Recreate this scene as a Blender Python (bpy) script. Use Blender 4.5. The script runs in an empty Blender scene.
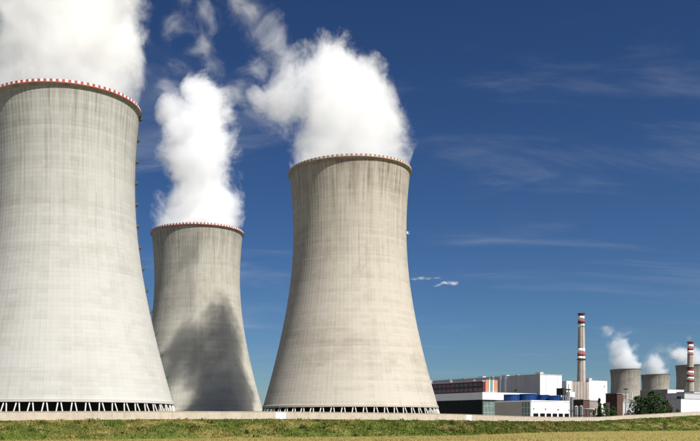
import bpy, bmesh, math, random
import numpy as np
from mathutils import Vector, Matrix

random.seed(7)
rng = np.random.default_rng(7)
S = bpy.context.scene
COL = S.collection

# ------------------------------------------------------------------ camera
F_PX, CX, HOR = 858.0, 260.0, 424.0   # focal length, principal column and horizon row, in pixels of the 700 x 441 photograph
cam_d = bpy.data.cameras.new('camera')
cam = bpy.data.objects.new('camera', cam_d)
COL.objects.link(cam)
cam.location = (0, 0, 0)
cam.rotation_euler = (math.radians(90), 0, 0)
cam_d.sensor_width = 36.0
cam_d.lens = 36.0 * F_PX / 700.0
cam_d.shift_x = (350 - CX) / 700.0
cam_d.shift_y = (HOR - 220.5) / 700.0
cam_d.clip_start = 0.5
cam_d.clip_end = 40000
S.camera = cam

# ------------------------------------------------------------------ sky and sun
SUN_AZ, SUN_EL = math.radians(39.5), math.radians(53)      # sun behind the camera, to its right
w = bpy.data.worlds.new('World')
S.world = w
w.use_nodes = True
nt = w.node_tree
nt.nodes.clear()
def wn(t, **k):
    n = nt.nodes.new(t)
    for a, b in k.items():
        setattr(n, a, b)
    return n
sky = wn('ShaderNodeTexSky', sky_type='NISHITA', sun_disc=False)
sky.sun_elevation = SUN_EL
sun_vec = Vector((math.sin(SUN_AZ) * math.cos(SUN_EL), -math.cos(SUN_AZ) * math.cos(SUN_EL), math.sin(SUN_EL)))
sky.sun_rotation = math.atan2(sun_vec.x, sun_vec.y)
sky.altitude = 400
sky.air_density = 1.0
sky.dust_density = 0.25
sky.ozone_density = 2.2
# a polarising filter deepens the blue all over the sky
tint = wn('ShaderNodeMix', data_type='RGBA', blend_type='MULTIPLY')
tint.inputs[0].default_value = 1.0
tint.inputs[7].default_value = (0.27, 0.35, 0.44, 1)
nt.links.new(sky.outputs[0], tint.inputs[6])
# thin high cirrus spread over the whole sky
tc = wn('ShaderNodeTexCoord')
sep = wn('ShaderNodeSeparateXYZ')
nt.links.new(tc.outputs['Generated'], sep.inputs[0])
zz = wn('ShaderNodeMath', operation='MAXIMUM'); zz.inputs[1].default_value = 0.0
nt.links.new(sep.outputs['Z'], zz.inputs[0])
za = wn('ShaderNodeMath', operation='ADD'); za.inputs[1].default_value = 0.12
nt.links.new(zz.outputs[0], za.inputs[0])
px_ = wn('ShaderNodeMath', operation='DIVIDE'); nt.links.new(sep.outputs['X'], px_.inputs[0]); nt.links.new(za.outputs[0], px_.inputs[1])
py_ = wn('ShaderNodeMath', operation='DIVIDE'); nt.links.new(sep.outputs['Y'], py_.inputs[0]); nt.links.new(za.outputs[0], py_.inputs[1])
cmb = wn('ShaderNodeCombineXYZ'); nt.links.new(px_.outputs[0], cmb.inputs[0]); nt.links.new(py_.outputs[0], cmb.inputs[1])
mp = wn('ShaderNodeMapping'); mp.inputs['Location'].default_value = (1.2, 4.6, 0)
mp.inputs['Rotation'].default_value = (0, 0, math.radians(10))
mp.inputs['Scale'].default_value = (0.55, 1.25, 1)
nt.links.new(cmb.outputs[0], mp.inputs[0])
cn = wn('ShaderNodeTexNoise'); cn.inputs['Scale'].default_value = 1.6; cn.inputs['Detail'].default_value = 9
cn.inputs['Roughness'].default_value = 0.62; cn.inputs['Distortion'].default_value = 0.7
nt.links.new(mp.outputs[0], cn.inputs['Vector'])
cr = wn('ShaderNodeMapRange', interpolation_type='SMOOTHSTEP')
cr.inputs['From Min'].default_value = 0.49; cr.inputs['From Max'].default_value = 0.88
cr.inputs['To Max'].default_value = 0.45
nt.links.new(cn.outputs['Fac'], cr.inputs['Value'])
cm = wn('ShaderNodeMix', data_type='RGBA')
cm.inputs[7].default_value = (3.0, 3.3, 3.8, 1)
gam = wn('ShaderNodeGamma'); gam.inputs['Gamma'].default_value = 1.36
nt.links.new(tint.outputs[2], gam.inputs['Color'])
bal = wn('ShaderNodeMix', data_type='RGBA', blend_type='MULTIPLY')
bal.inputs[0].default_value = 1.0
bal.inputs[7].default_value = (0.75, 0.70, 0.67, 1)
nt.links.new(gam.outputs[0], bal.inputs[6])
nt.links.new(cr.outputs[0], cm.inputs[0]); nt.links.new(bal.outputs[2], cm.inputs[6])
bg = wn('ShaderNodeBackground'); bg.inputs['Strength'].default_value = 0.073
wo = wn('ShaderNodeOutputWorld')
nt.links.new(cm.outputs[2], bg.inputs['Color']); nt.links.new(bg.outputs[0], wo.inputs[0])

sun_d = bpy.data.lights.new('sun', 'SUN')
sun_d.energy = 4.2
sun_d.angle = math.radians(0.5)
sun_d.color = (1.0, 0.97, 0.92)
sun = bpy.data.objects.new('sun', sun_d)
COL.objects.link(sun)
sun.rotation_euler = sun_vec.to_track_quat('Z', 'Y').to_euler()
sun.location = (200, -200, 300)

S.view_settings.view_transform = 'Standard'
S.view_settings.look = 'None'
S.view_settings.gamma = 1.0
S.view_settings.exposure = 1.02
S.render.engine = 'CYCLES'
cy = S.cycles
cy.max_bounces = 16
cy.diffuse_bounces = 3
cy.glossy_bounces = 2
cy.transmission_bounces = 4
cy.volume_bounces = 13
cy.transparent_max_bounces = 16
cy.use_denoising = True
cy.volume_max_steps = 256
cy.volume_step_rate = 1.0
cy.use_adaptive_sampling = True
cy.adaptive_threshold = 0.025

# ------------------------------------------------------------------ helpers
def P(x, y, D):
    """pixel of the 700 px photograph + depth in metres -> point"""
    return Vector(((x - CX) / F_PX * D, D, (HOR - y) / F_PX * D))

def tag(o, label=None, cat=None, group=None, kind=None):
    if label: o['label'] = label
    if cat: o['category'] = cat
    if group: o['group'] = group
    if kind: o['kind'] = kind
    return o

def link(o, parent=None):
    COL.objects.link(o)
    if parent is not None:
        o.parent = parent
    return o

def empty(name, loc):
    o = bpy.data.objects.new(name, None)
    o.location = loc
    o.empty_display_size = 2
    return link(o)

def mesh(name, verts, faces, mat, smooth=False):
    me = bpy.data.meshes.new(name)
    me.from_pydata([tuple(v) for v in verts], [], faces)
    me.update()
    if mat: me.materials.append(mat)
    if smooth:
        me.polygons.foreach_set('use_smooth', [True] * len(me.polygons))
    return me

def obj(name, me, parent=None, loc=(0, 0, 0), rot=(0, 0, 0)):
    o = bpy.data.objects.new(name, me)
    o.location = loc
    o.rotation_euler = rot
    return link(o, parent)

class MB:
    def __init__(s): s.v, s.f = [], []
    def quadbox(s, o, a, b, c):
        """box from origin o with edge vectors a, b, c"""
        n = len(s.v)
        o, a, b, c = Vector(o), Vector(a), Vector(b), Vector(c)
        s.v += [o, o+a, o+a+b, o+b, o+c, o+a+c, o+a+b+c, o+b+c]
        s.f += [(n, n+3, n+2, n+1), (n+4, n+5, n+6, n+7), (n, n+1, n+5, n+4), (n+1, n+2, n+6, n+5), (n+2, n+3, n+7, n+6), (n+3, n, n+4, n+7)]
        return s
    def box(s, x0, x1, y0, y1, z0, z1):
        return s.quadbox((x0, y0, z0), (x1-x0, 0, 0), (0, y1-y0, 0), (0, 0, z1-z0))
    def tube(s, pts, r, n=8, cap=True):
        pts = [Vector(p) for p in pts]
        if not isinstance(r, (list, tuple)): r = [r] * len(pts)
        base = len(s.v)
        for i, p in enumerate(pts):
            d = (pts[min(i+1, len(pts)-1)] - pts[max(i-1, 0)]).normalized()
            a = d.cross(Vector((0, 0, 1)) if abs(d.z) < 0.9 else Vector((1, 0, 0))).normalized()
            b = d.cross(a)
            for k in range(n):
                t = 2 * math.pi * k / n
                s.v.append(p + (a * math.cos(t) + b * math.sin(t)) * r[i])
        for i in range(len(pts) - 1):
            for k in range(n):
                q = base + i * n
                s.f.append((q + k, q + n + k, q + n + (k+1) % n, q + (k+1) % n))
        if cap:
            s.f.append(tuple(base + k for k in range(n)))
            q = base + (len(pts)-1) * n
            s.f.append(tuple(q + k for k in reversed(range(n))))
        return s
    def lathe(s, prof, n=48, c=(0, 0, 0), cap=False):
        base = len(s.v)
        for (r, z) in prof:
            for k in range(n):
                t = 2 * math.pi * k / n
                s.v.append(Vector((c[0] + r * math.cos(t), c[1] + r * math.sin(t), c[2] + z)))
        for i in range(len(prof) - 1):
            for k in range(n):
                q = base + i * n
                s.f.append((q + k, q + (k+1) % n, q + n + (k+1) % n, q + n + k))
        if cap:
            q = base + (len(prof)-1) * n
            s.f.append(tuple(q + k for k in range(n)))
        return s
    def build(s, name, mat, parent=None, smooth=False, loc=(0, 0, 0)):
        me = mesh(name, s.v, s.f, mat, smooth)
        bm = bmesh.new(); bm.from_mesh(me)
        bmesh.ops.recalc_face_normals(bm, faces=bm.faces)
        bm.to_mesh(me); bm.free()
        return obj(name, me, parent, loc)

# ------------------------------------------------------------------ materials
class N:
    """small wrapper for building node trees"""
    def __init__(s, name):
        s.m = bpy.data.materials.new(name)
        s.m.use_nodes = True
        s.t = s.m.node_tree
        s.t.nodes.clear()
        s.out = s.t.nodes.new('ShaderNodeOutputMaterial')
    def n(s, t, **k):
        q = s.t.nodes.new(t)
        for a, b in k.items(): setattr(q, a, b)
        return q
    def set(s, sock, v):
        if isinstance(v, bpy.types.NodeSocket): s.t.links.new(v, sock)
        else: sock.default_value = v
    def math(s, op, a, b=None, c=None, clamp=False):
        q = s.n('ShaderNodeMath', operation=op, use_clamp=clamp)
        s.set(q.inputs[0], a)
        if b is not None: s.set(q.inputs[1], b)
        if c is not None: s.set(q.inputs[2], c)
        return q.outputs[0]
    def vmath(s, op, a, b=None, out=0, scale=None):
        q = s.n('ShaderNodeVectorMath', operation=op)
        s.set(q.inputs[0], a)
        if b is not None: s.set(q.inputs[1], b)
        if scale is not None: s.set(q.inputs['Scale'], scale)
        return q.outputs[out]
    def noise(s, vec, scale=1, detail=3, rough=0.5, dist=0, color=False):
        q = s.n('ShaderNodeTexNoise')
        if vec is not None: s.set(q.inputs['Vector'], vec)
        q.inputs['Scale'].default_value = scale
        q.inputs['Detail'].default_value = detail
        q.inputs['Roughness'].default_value = rough
        q.inputs['Distortion'].default_value = dist
        return q.outputs['Color' if color else 'Fac']
    def ramp(s, fac, a, b, lo=0.0, hi=1.0, smooth=True):
        q = s.n('ShaderNodeMapRange', interpolation_type='SMOOTHSTEP' if smooth else 'LINEAR')
        s.set(q.inputs['Value'], fac)
        s.set(q.inputs['From Min'], a); s.set(q.inputs['From Max'], b)
        s.set(q.inputs['To Min'], lo); s.set(q.inputs['To Max'], hi)
        return q.outputs[0]
    def mix(s, fac, a, b, blend='MIX'):
        q = s.n('ShaderNodeMix', data_type='RGBA', blend_type=blend)
        s.set(q.inputs[0], fac)
        s.set(q.inputs[6], a if not isinstance(a, tuple) else (*a[:3], 1))
        s.set(q.inputs[7], b if not isinstance(b, tuple) else (*b[:3], 1))
        return q.outputs[2]
    def obj(s): return s.n('ShaderNodeTexCoord').outputs['Object']
    def world(s): return s.n('ShaderNodeNewGeometry').outputs['Position']
    def combine(s, x, y, z):
        q = s.n('ShaderNodeCombineXYZ')
        s.set(q.inputs[0], x); s.set(q.inputs[1], y); s.set(q.inputs[2], z)
        return q.outputs[0]
    def sepa(s, v):
        q = s.n('ShaderNodeSeparateXYZ'); s.set(q.inputs[0], v)
        return q.outputs
    def rand(s): return s.n('ShaderNodeObjectInfo').outputs['Random']
    def surf(s, color, rough=0.8, bump=None, bstr=0.3, bdist=0.1, metal=0, spec=0.3, trans=0):
        b = s.n('ShaderNodeBsdfPrincipled')
        s.set(b.inputs['Base Color'], color if not isinstance(color, tuple) else (*color[:3], 1))
        s.set(b.inputs['Roughness'], rough)
        b.inputs['Metallic'].default_value = metal
        b.inputs['Specular IOR Level'].default_value = spec
        if bump is not None:
            q = s.n('ShaderNodeBump')
            q.inputs['Strength'].default_value = bstr
            q.inputs['Distance'].default_value = bdist
            s.t.links.new(bump, q.inputs['Height'])
            s.t.links.new(q.outputs[0], b.inputs['Normal'])
        s.t.links.new(b.outputs[0], s.out.inputs['Surface'])
        return s.m

NRIB = 108
def tower_mat(name, col, dark, streak=0.5, dirt=0.5, seed=0.0):
    """weathered concrete with climbing-formwork lifts, meridional lines and run-down streaks"""
    k = N(name)
    p = k.obj()
    x, y, z = k.sepa(p)
    a = k.math('ARCTAN2', y, x)
    am = k.math('MULTIPLY', a, NRIB / (2 * math.pi))
    arc = k.math('MULTIPLY', a, 30.0)
    lift = k.math('DIVIDE', z, 1.6)
    # tone of each formwork field, and of each lift
    fl = k.combine(k.math('FLOOR', k.math('DIVIDE', am, 2.0)), k.math('FLOOR', lift), seed)
    wn1 = k.n('ShaderNodeTexWhiteNoise', noise_dimensions='3D'); k.set(wn1.inputs[0], fl)
    wn2 = k.n('ShaderNodeTexWhiteNoise', noise_dimensions='2D'); k.set(wn2.inputs[0], k.combine(k.math('FLOOR', lift), seed + 3.3, 0.0))
    wn3 = k.n('ShaderNodeTexWhiteNoise', noise_dimensions='2D'); k.set(wn3.inputs[0], k.combine(k.math('FLOOR', am), seed + 9.1, 0.0))
    # vertical streaks
    sv = k.combine(arc, k.math('MULTIPLY', z, 0.035), seed)
    st1 = k.noise(sv, 0.9, 6, 0.66, 0.35)
    st2 = k.noise(k.combine(arc, k.math('MULTIPLY', z, 0.012), seed + 5), 1.5, 4, 0.6)
    blot = k.noise(k.combine(arc, z, seed + 11), 0.045, 6, 0.6, 0.8)
    fine = k.noise(p, 0.9, 6, 0.7)
    hb = k.noise(k.combine(k.math('MULTIPLY', arc, 0.06), z, seed + 17), 0.22, 4, 0.6)
    # run-down dirt below the rim, fading towards mid height
    top = k.ramp(z, 45.0, 124.0)
    rim = k.ramp(z, 104.0, 125.0)
    d = k.math('MULTIPLY', k.ramp(st1, 0.42, 0.72), k.math('MULTIPLY_ADD', top, 0.75, 0.25))
    d = k.math('MULTIPLY', d, streak)
    d = k.math('ADD', d, k.math('MULTIPLY', k.ramp(st2, 0.50, 0.78), k.math('MULTIPLY', streak, k.math('MULTIPLY_ADD', top, 0.6, 0.12))))
    d = k.math('ADD', d, k.math('MULTIPLY', k.ramp(blot, 0.45, 0.75), dirt * 0.55))
    d = k.math('ADD', d, k.math('MULTIPLY', k.ramp(hb, 0.48, 0.75), dirt * 0.35))
    d = k.math('ADD', d, k.math('MULTIPLY', k.math('MULTIPLY', rim, k.ramp(st1, 0.30, 0.62)), dirt * 0.65))
    d = k.math('ADD', d, k.math('MULTIPLY_ADD', wn1.outputs[0], 0.14, -0.07))
    d = k.math('ADD', d, k.math('MULTIPLY_ADD', wn2.outputs[0], 0.14, -0.07))
    d = k.math('ADD', d, k.math('MULTIPLY_ADD', wn3.outputs[0], 0.07, -0.035))
    d = k.math('ADD', d, k.math('MULTIPLY_ADD', fine, 0.26, -0.13))
    # the joints of the lifts and of the formwork fields
    jz = k.ramp(k.math('FRACT', lift), 0.0, 0.13, 1.0, 0.0, smooth=False)
    ja = k.ramp(k.math('FRACT', am), 0.0, 0.16, 1.0, 0.0, smooth=False)
    broke = k.ramp(k.noise(k.combine(arc, z, seed + 23), 0.11, 3, 0.6), 0.35, 0.65)
    d = k.math('ADD', d, k.math('MULTIPLY', k.math('MULTIPLY', jz, broke), 0.16))
    d = k.math('ADD', d, k.math('MULTIPLY', k.math('MULTIPLY', k.math('MULTIPLY', ja, k.math('MULTIPLY_ADD', broke, 0.75, 0.25)), k.math('MULTIPLY_ADD', top, 0.75, 0.25)), 0.30 * streak + 0.03))
    d = k.math('MAXIMUM', k.math('MINIMUM', d, 1.0), 0.0)
    c = k.mix(d, col, dark)
    # pale lime bloom patches
    bl = k.ramp(k.noise(k.combine(arc, z, seed + 41), 0.06, 5, 0.65, 0.6), 0.60, 0.80, 0.0, 0.30)
    c = k.mix(bl, c, (0.507, 0.483, 0.423))
    return k.surf(c, 0.92, bump=k.math('ADD', k.math('MULTIPLY', fine, 0.5), k.math('MULTIPLY', jz, -0.6)), bstr=0.35, bdist=0.08, spec=0.15)

def plain(name, col, rough=0.7, var=0.12, scale=0.3, metal=0, spec=0.3, dirt=(0.35, 0.33, 0.30), objrand=0.0, vert=True):
    k = N(name)
    p = k.world()
    n1 = k.noise(p, scale, 5, 0.6)
    x, y, z = k.sepa(p)
    n2 = k.noise(k.combine(x, y, k.math('MULTIPLY', z, 0.08)), scale * 4, 4, 0.6)
    f = k.math('MULTIPLY', k.math('ADD', k.ramp(n1, 0.4, 0.75), k.ramp(n2, 0.5, 0.8)) if vert else k.ramp(n1, 0.35, 0.75), var)
    if objrand:
        f = k.math('ADD', f, k.math('MULTIPLY', k.rand(), objrand), clamp=True)
    c = k.mix(f, col, tuple(a * b for a, b in zip(col, dirt)))
    return k.surf(c, rough, metal=metal, spec=spec)

M = {}
M['t1'] = tower_mat('concrete_pale', (0.410, 0.399, 0.365), (0.194, 0.181, 0.148), 0.42, 0.36, 0.0)
M['t2'] = tower_mat('concrete_mid', (0.384, 0.364, 0.309), (0.165, 0.150, 0.122), 0.55, 0.5, 31.0)
M['t3'] = tower_mat('concrete_brown', (0.414, 0.378, 0.316), (0.173, 0.144, 0.110), 0.52, 0.55, 62.0)
M['t4'] = tower_mat('concrete_far', (0.304, 0.283, 0.240), (0.13, 0.12, 0.10), 0.8, 0.8, 90.0)
M['rim'] = plain('rim_concrete', (0.279, 0.258, 0.220), 0.9, 0.6, 0.25)
M['inside'] = plain('shell_inside', (0.22, 0.21, 0.19), 0.9, 0.5, 0.1)
M['column'] = plain('column_concrete', (0.434, 0.420, 0.378), 0.85, 0.2, 0.4)
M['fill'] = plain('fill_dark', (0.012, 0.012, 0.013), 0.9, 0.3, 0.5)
M['red'] = plain('red_paint', (0.38, 0.085, 0.075), 0.6, 0.25, 0.5, objrand=0.25)
M['white'] = plain('white_paint', (0.78, 0.76, 0.73), 0.6, 0.15, 0.4)
M['red_old'] = plain('red_paint_faded', (0.32, 0.20, 0.155), 0.7, 0.4, 0.5, objrand=0.35)
M['white_old'] = plain('white_paint_faded', (0.66, 0.60, 0.53), 0.7, 0.3, 0.4, objrand=0.25)
M['ladder'] = plain('ladder_green', (0.10, 0.13, 0.10), 0.6, 0.4, 0.5)
M['steel'] = plain('galvanised', (0.34, 0.35, 0.36), 0.5, 0.3, 0.4, metal=0.3)
M['wall'] = plain('wall_concrete', (0.482, 0.416, 0.323), 0.9, 0.25, 0.5, objrand=0.10)
M['wall_white'] = plain('wall_new', (0.70, 0.69, 0.67), 0.8, 0.08, 0.5)
M['cl_white'] = plain('cladding_white', (0.76, 0.76, 0.75), 0.55, 0.10, 0.12, objrand=0.05)
M['cl_grey'] = plain('cladding_grey', (0.44, 0.43, 0.44), 0.6, 0.15, 0.12, objrand=0.12)
M['beige'] = plain('render_beige', (0.50, 0.45, 0.38), 0.85, 0.2, 0.15)
M['joint'] = plain('joint_dark', (0.10, 0.10, 0.10), 0.9, 0.2, 0.4)
M['maroon'] = plain('maroon_panel', (0.12, 0.025, 0.03), 0.55, 0.2, 0.3)
M['orange'] = plain('orange_panel', (0.43, 0.215, 0.14), 0.6, 0.15, 0.3)
M['teal'] = plain('teal_panel', (0.13, 0.28, 0.25), 0.4, 0.2, 0.3)
M['blue'] = plain('blue_paint', (0.005, 0.036, 0.15), 0.4, 0.25, 0.4)
M['blue_dk'] = plain('blue_dark', (0.006, 0.03, 0.13), 0.5, 0.2, 0.4)
M['glass_dk'] = plain('glass_dark', (0.006, 0.007, 0.008), 0.25, 0.2, 0.2, spec=0.15)
M['glass_gr'] = plain('glass_green', (0.16, 0.23, 0.20), 0.2, 0.5, 0.35, spec=0.5)
M['glass_bl'] = plain('glass_grey', (0.09, 0.11, 0.13), 0.15, 0.3, 0.2, spec=0.5, objrand=0.4)
M['rust'] = plain('rust_cladding', (0.085, 0.045, 0.032), 0.85, 0.6, 0.2)
M['brown'] = plain('brown_grey', (0.27, 0.22, 0.20), 0.8, 0.35, 0.15)
M['dark'] = plain('dark_steel', (0.03, 0.03, 0.031), 0.6, 0.3, 0.4)
M['roof'] = plain('roof_grey', (0.22, 0.22, 0.22), 0.85, 0.25, 0.15)
M['stack'] = plain('chimney_concrete', (0.42, 0.37, 0.31), 0.9, 0.4, 0.12)
M['redsign'] = plain('red_sign', (0.5, 0.06, 0.05), 0.5, 0.1, 1)
M['bark'] = plain('bark', (0.09, 0.065, 0.045), 0.95, 0.5, 1.0)
M['soil'] = plain('bare_soil', (0.27, 0.17, 0.11), 0.95, 0.5, 0.4)

def leaf_mat(name, a, b):
    k = N(name)
    c = k.mix(k.ramp(k.noise(k.world(), 0.55, 3, 0.6), 0.3, 0.7), a, b)
    return k.surf(c, 0.7, spec=0.2)
M['leaf1'] = leaf_mat('leaf_dark', (0.018, 0.040, 0.012), (0.045, 0.085, 0.022))
M['leaf2'] = leaf_mat('leaf_green', (0.030, 0.055, 0.012), (0.075, 0.105, 0.025))
M['leaf3'] = leaf_mat('leaf_red', (0.06, 0.030, 0.015), (0.10, 0.06, 0.025))

def veg_mat(name, bump=False):
    """rough summer grass: green, olive, straw and brown patches"""
    k = N(name)
    p = k.world()
    x, y, z = k.sepa(p)
    q = k.combine(x, k.math('MULTIPLY', y, 0.8), k.math('MULTIPLY', z, 2.2))
    n1 = k.noise(q, 0.085, 5, 0.62, 0.5)
    n2 = k.noise(k.vmath('ADD', q, (71, 13, 5)), 0.20, 4, 0.6, 0.3)
    n3 = k.noise(p, 1.3, 3, 0.6)
    low = k.ramp(z, -3.6, -1.4, 1.0, 0.0)
    c = k.mix(k.ramp(n1, 0.43, 0.67), (0.072, 0.098, 0.016), (0.20, 0.158, 0.048))
    c = k.mix(k.ramp(n2, 0.56, 0.70, 0.0, 0.75), c, (0.34, 0.265, 0.115))
    c = k.mix(k.ramp(n2, 0.45, 0.33, 0.0, 0.8), c, (0.035, 0.048, 0.009))
    c = k.mix(k.math('MULTIPLY', low, k.ramp(n1, 0.62, 0.45, 0.15, 0.8)), c, (0.085, 0.118, 0.020))
    c = k.mix(k.ramp(n3, 0.45, 0.75, 0.0, 0.35), c, (0.14, 0.095, 0.032))
    return k.surf(c, 0.95, spec=0.1, bump=n3 if bump else None, bstr=0.6, bdist=0.5)
M['veg'] = veg_mat('bank_grass')
M['bank'] = veg_mat('bank_soil', True)

k = N('field_stubble')
p = k.world(); x, y, z = k.sepa(p)
n1 = k.noise(k.combine(k.math('MULTIPLY', x, 0.15), y, 0.0), 0.06, 5, 0.6)
n2 = k.noise(p, 0.9, 5, 0.7)
rows = k.noise(k.combine(k.math('MULTIPLY', x, 0.02), k.math('ADD', y, k.math('MULTIPLY', x, -0.14)), 0.0), 0.8, 3, 0.6)
c = k.mix(k.ramp(n1, 0.35, 0.65), (0.235, 0.20, 0.055), (0.20, 0.155, 0.05))
c = k.mix(k.ramp(rows, 0.45, 0.65, 0, 0.5), c, (0.28, 0.23, 0.08))
c = k.mix(k.ramp(n2, 0.45, 0.75, 0, 0.6), c, (0.14, 0.12, 0.035))
M['field'] = k.surf(c, 0.95, bump=n2, bstr=0.6, bdist=0.2, spec=0.1)
M['stubble'] = plain('stubble', (0.28, 0.225, 0.075), 0.95, 0.5, 0.6, spec=0.1)
M['yard'] = plain('yard_ground', (0.20, 0.19, 0.16), 0.95, 0.4, 0.05)

# ------------------------------------------------------------------ ground, bank
FIELD_Z, YARD_Z = -3.9, -1.0
WALL_H = 2.4
# px column, depth of wall, px row of the wall's foot, depth of the bank's toe
prof = [(-90, 203, 421.3, 186), (0, 221, 420.8, 200), (75, 236, 419.9, 211), (150, 252, 419.3, 222), (270, 274, 418.9, 246), (380, 290, 419.7, 268),
        (460, 315, 420.6, 288), (520, 405, 421.3, 362), (560, 462, 421.4, 410), (600, 510, 421.0, 442), (620, 520, 419.5, 455),
        (660, 530, 417.4, 472), (700, 545, 415.0, 487), (790, 575, 411.5, 515)]
cols = np.array([q[0] for q in prof], float)
def itp(px, k): return float(np.interp(px, cols, [q[k] for q in prof]))
wall_pts = [P(q[0], q[2], q[1]) for q in prof]
toe_pts = [Vector(((q[0] - CX) / F_PX * q[3], q[3], FIELD_Z)) for q in prof]
# prolong past both edges of the frame
def extend(pts, L=260):
    a = pts[0] + (pts[0] - pts[1]).normalized() * L; a.z = pts[0].z
    b = pts[-1] + (pts[-1] - pts[-2]).normalized() * L; b.z = pts[-1].z
    return [a] + pts + [b]
wall_x, toe_x = extend(wall_pts), extend(toe_pts)
def resample(pts, n):
    d = [0]
    for a, b in zip(pts, pts[1:]): d.append(d[-1] + (b - a).length)
    t = np.linspace(0, d[-1], n)
    return [Vector((float(np.interp(q, d, [v.x for v in pts])), float(np.interp(q, d, [v.y for v in pts])), float(np.interp(q, d, [v.z for v in pts])))) for q in t]
def smooth(pts, it=3):
    for _ in range(it):
        pts = [pts[0]] + [(pts[i-1] + pts[i] * 2 + pts[i+1]) / 4 for i in range(1, len(pts)-1)] + [pts[-1]]
    return pts
NB = 500
Wl = smooth(resample(wall_x, NB), 12)
Tl = smooth(resample(toe_x, NB), 12)
toe_by_angle = None
def toe_for(wp):
    """toe point straight below the wall point as the bank falls away (nearest along the toe line)"""
    return min(Tl, key=lambda t: abs(math.atan2(t.x, t.y) - math.atan2(wp.x, wp.y)))
Tm = smooth([toe_for(p) for p in Wl], 10)
ROWS = 15
def lump(x, y):
    return (math.sin(x * 0.21 + y * 0.13) + math.sin(x * 0.083 - y * 0.19 + 2) + math.sin(x * 0.47 + y * 0.31 + 1) * 0.6) * 0.16
bv, bf = [], []
for i in range(NB):
    wpt, tpt = Wl[i], Tm[i]
    for j in range(ROWS):
        t = j / (ROWS - 4)
        if j <= ROWS - 4:
            q = tpt.lerp(wpt, t)
            s = t * t * (3 - 2 * t)
            zz_ = tpt.z + (wpt.z - tpt.z) * (0.45 * t + 0.55 * s)
            if 0 < t < 0.9: zz_ += lump(q.x, q.y) * min(t, 1 - t) * 3
            if j == 0: zz_ -= 0.4
            bv.append(Vector((q.x, q.y, zz_)))
        else:
            back = (wpt - tpt); back.z = 0; back.normalize()
            off = (3.0, 12.0, 14.0)[j - (ROWS - 3)]
            zt = (wpt.z, YARD_Z, YARD_Z - 0.5)[j - (ROWS - 3)]
            q = wpt + back * off
            bv.append(Vector((q.x, q.y, zt)))
for i in range(NB - 1):
    for j in range(ROWS - 1):
        a = i * ROWS + j
        bf.append((a, a + ROWS, a + ROWS + 1, a + 1))
bank = obj('grassy_bank', mesh('grassy_bank', bv, bf, M['bank'], True))
tag(bank, 'long uneven grassy bank between the stubble field and the concrete wall', None, kind='structure')

R = 14000
field = obj('field', mesh('field', [(-R, -R, FIELD_Z), (R, -R, FIELD_Z), (R, R, FIELD_Z), (-R, R, FIELD_Z)], [(0, 1, 2, 3)], M['field']))
tag(field, 'flat ochre stubble field running to the foot of the bank', None, kind='structure')
# the yard of the plant, a sheet from the back of the bank to the horizon
yv = [bv[i * ROWS + ROWS - 2] + Vector((0, 0, 0.02)) for i in range(NB)]
yv2 = [Vector((v.x * 22, v.y * 22, YARD_Z + 0.02)) for v in yv]
yard = obj('yard_ground', mesh('yard_ground', yv + yv2, [(i, i + 1, NB + i + 1, NB + i) for i in range(NB - 1)], M['yard']))
tag(yard, 'bare ground of the power station behind the wall', None, kind='structure')

# ---- grass on the bank, one mass of blades
def bank_point(i, t):
    a = int(i); fr = i - a
    jj = t * (ROWS - 4); j = min(int(jj), ROWS - 5); g = jj - j
    p00, p10 = bv[a * ROWS + j], bv[(a+1) * ROWS + j]
    p01, p11 = bv[a * ROWS + j + 1], bv[(a+1) * ROWS + j + 1]
    return p00.lerp(p10, fr).lerp(p01.lerp(p11, fr), g)
in_view = [i for i in range(NB - 1) if -0.39 < Wl[i].x / Wl[i].y < 0.60]
i0, i1 = in_view[0], in_view[-1]
gv, gf = [], []
def blade(p, h, wd):
    a = random.random() * math.pi
    lx, ly = random.gauss(0, 0.25) * h, random.gauss(0, 0.25) * h
    n = len(gv)
    c, s = math.cos(a) * wd / 2, math.sin(a) * wd / 2
    gv.extend([(p.x - c, p.y - s, p.z - 0.08), (p.x + c, p.y + s, p.z - 0.08), (p.x + c * .5 + lx, p.y + s * .5 + ly, p.z + h), (p.x - c * .5 + lx, p.y - s * .5 + ly, p.z + h * 0.9)])
    gf.append((n, n + 1, n + 2, n + 3))
for _ in range(52000):
    i = random.uniform(i0, i1); t = random.random() ** 0.8 * 0.985
    p = bank_point(i, t)
    h = random.uniform(0.15, 0.50) * (0.7 + 0.9 * max(0, math.sin(p.x * 0.13 + p.y * 0.21) * math.sin(p.x * 0.31 - p.y * 0.11)))
    if t > 0.93: h *= 0.6
    for _k in range(2): blade(p + Vector((random.gauss(0, .2), random.gauss(0, .2), 0)), h, random.uniform(0.12, 0.4))
for _ in range(420):           # taller weeds
    i = random.uniform(i0, i1); t = random.uniform(0.05, 0.9)
    p = bank_point(i, t)
    for _k in range(16):
        blade(p + Vector((random.gauss(0, .55), random.gauss(0, .55), 0)), random.uniform(0.4, 1.1), random.uniform(0.2, 0.5))
grass = obj('bank_grass', mesh('bank_grass', gv, gf, M['veg']))
tag(grass, 'rough green and straw coloured grass and weeds covering the bank', 'grass', kind='stuff')
gv, gf = [], []
for _ in range(26000):
    px_c = random.uniform(-20, 720); D = random.uniform(150, itp(px_c, 3) - 0.5)
    p = Vector(((px_c - CX) / F_PX * D, D, FIELD_Z))
    blade(p, random.uniform(0.08, 0.22), random.uniform(0.1, 0.3))
stub = obj('field_stubble', mesh('field_stubble', gv, gf, M['stubble']))
tag(stub, 'short dry stubble on the field in front of the bank', 'stubble', kind='stuff')

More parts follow.
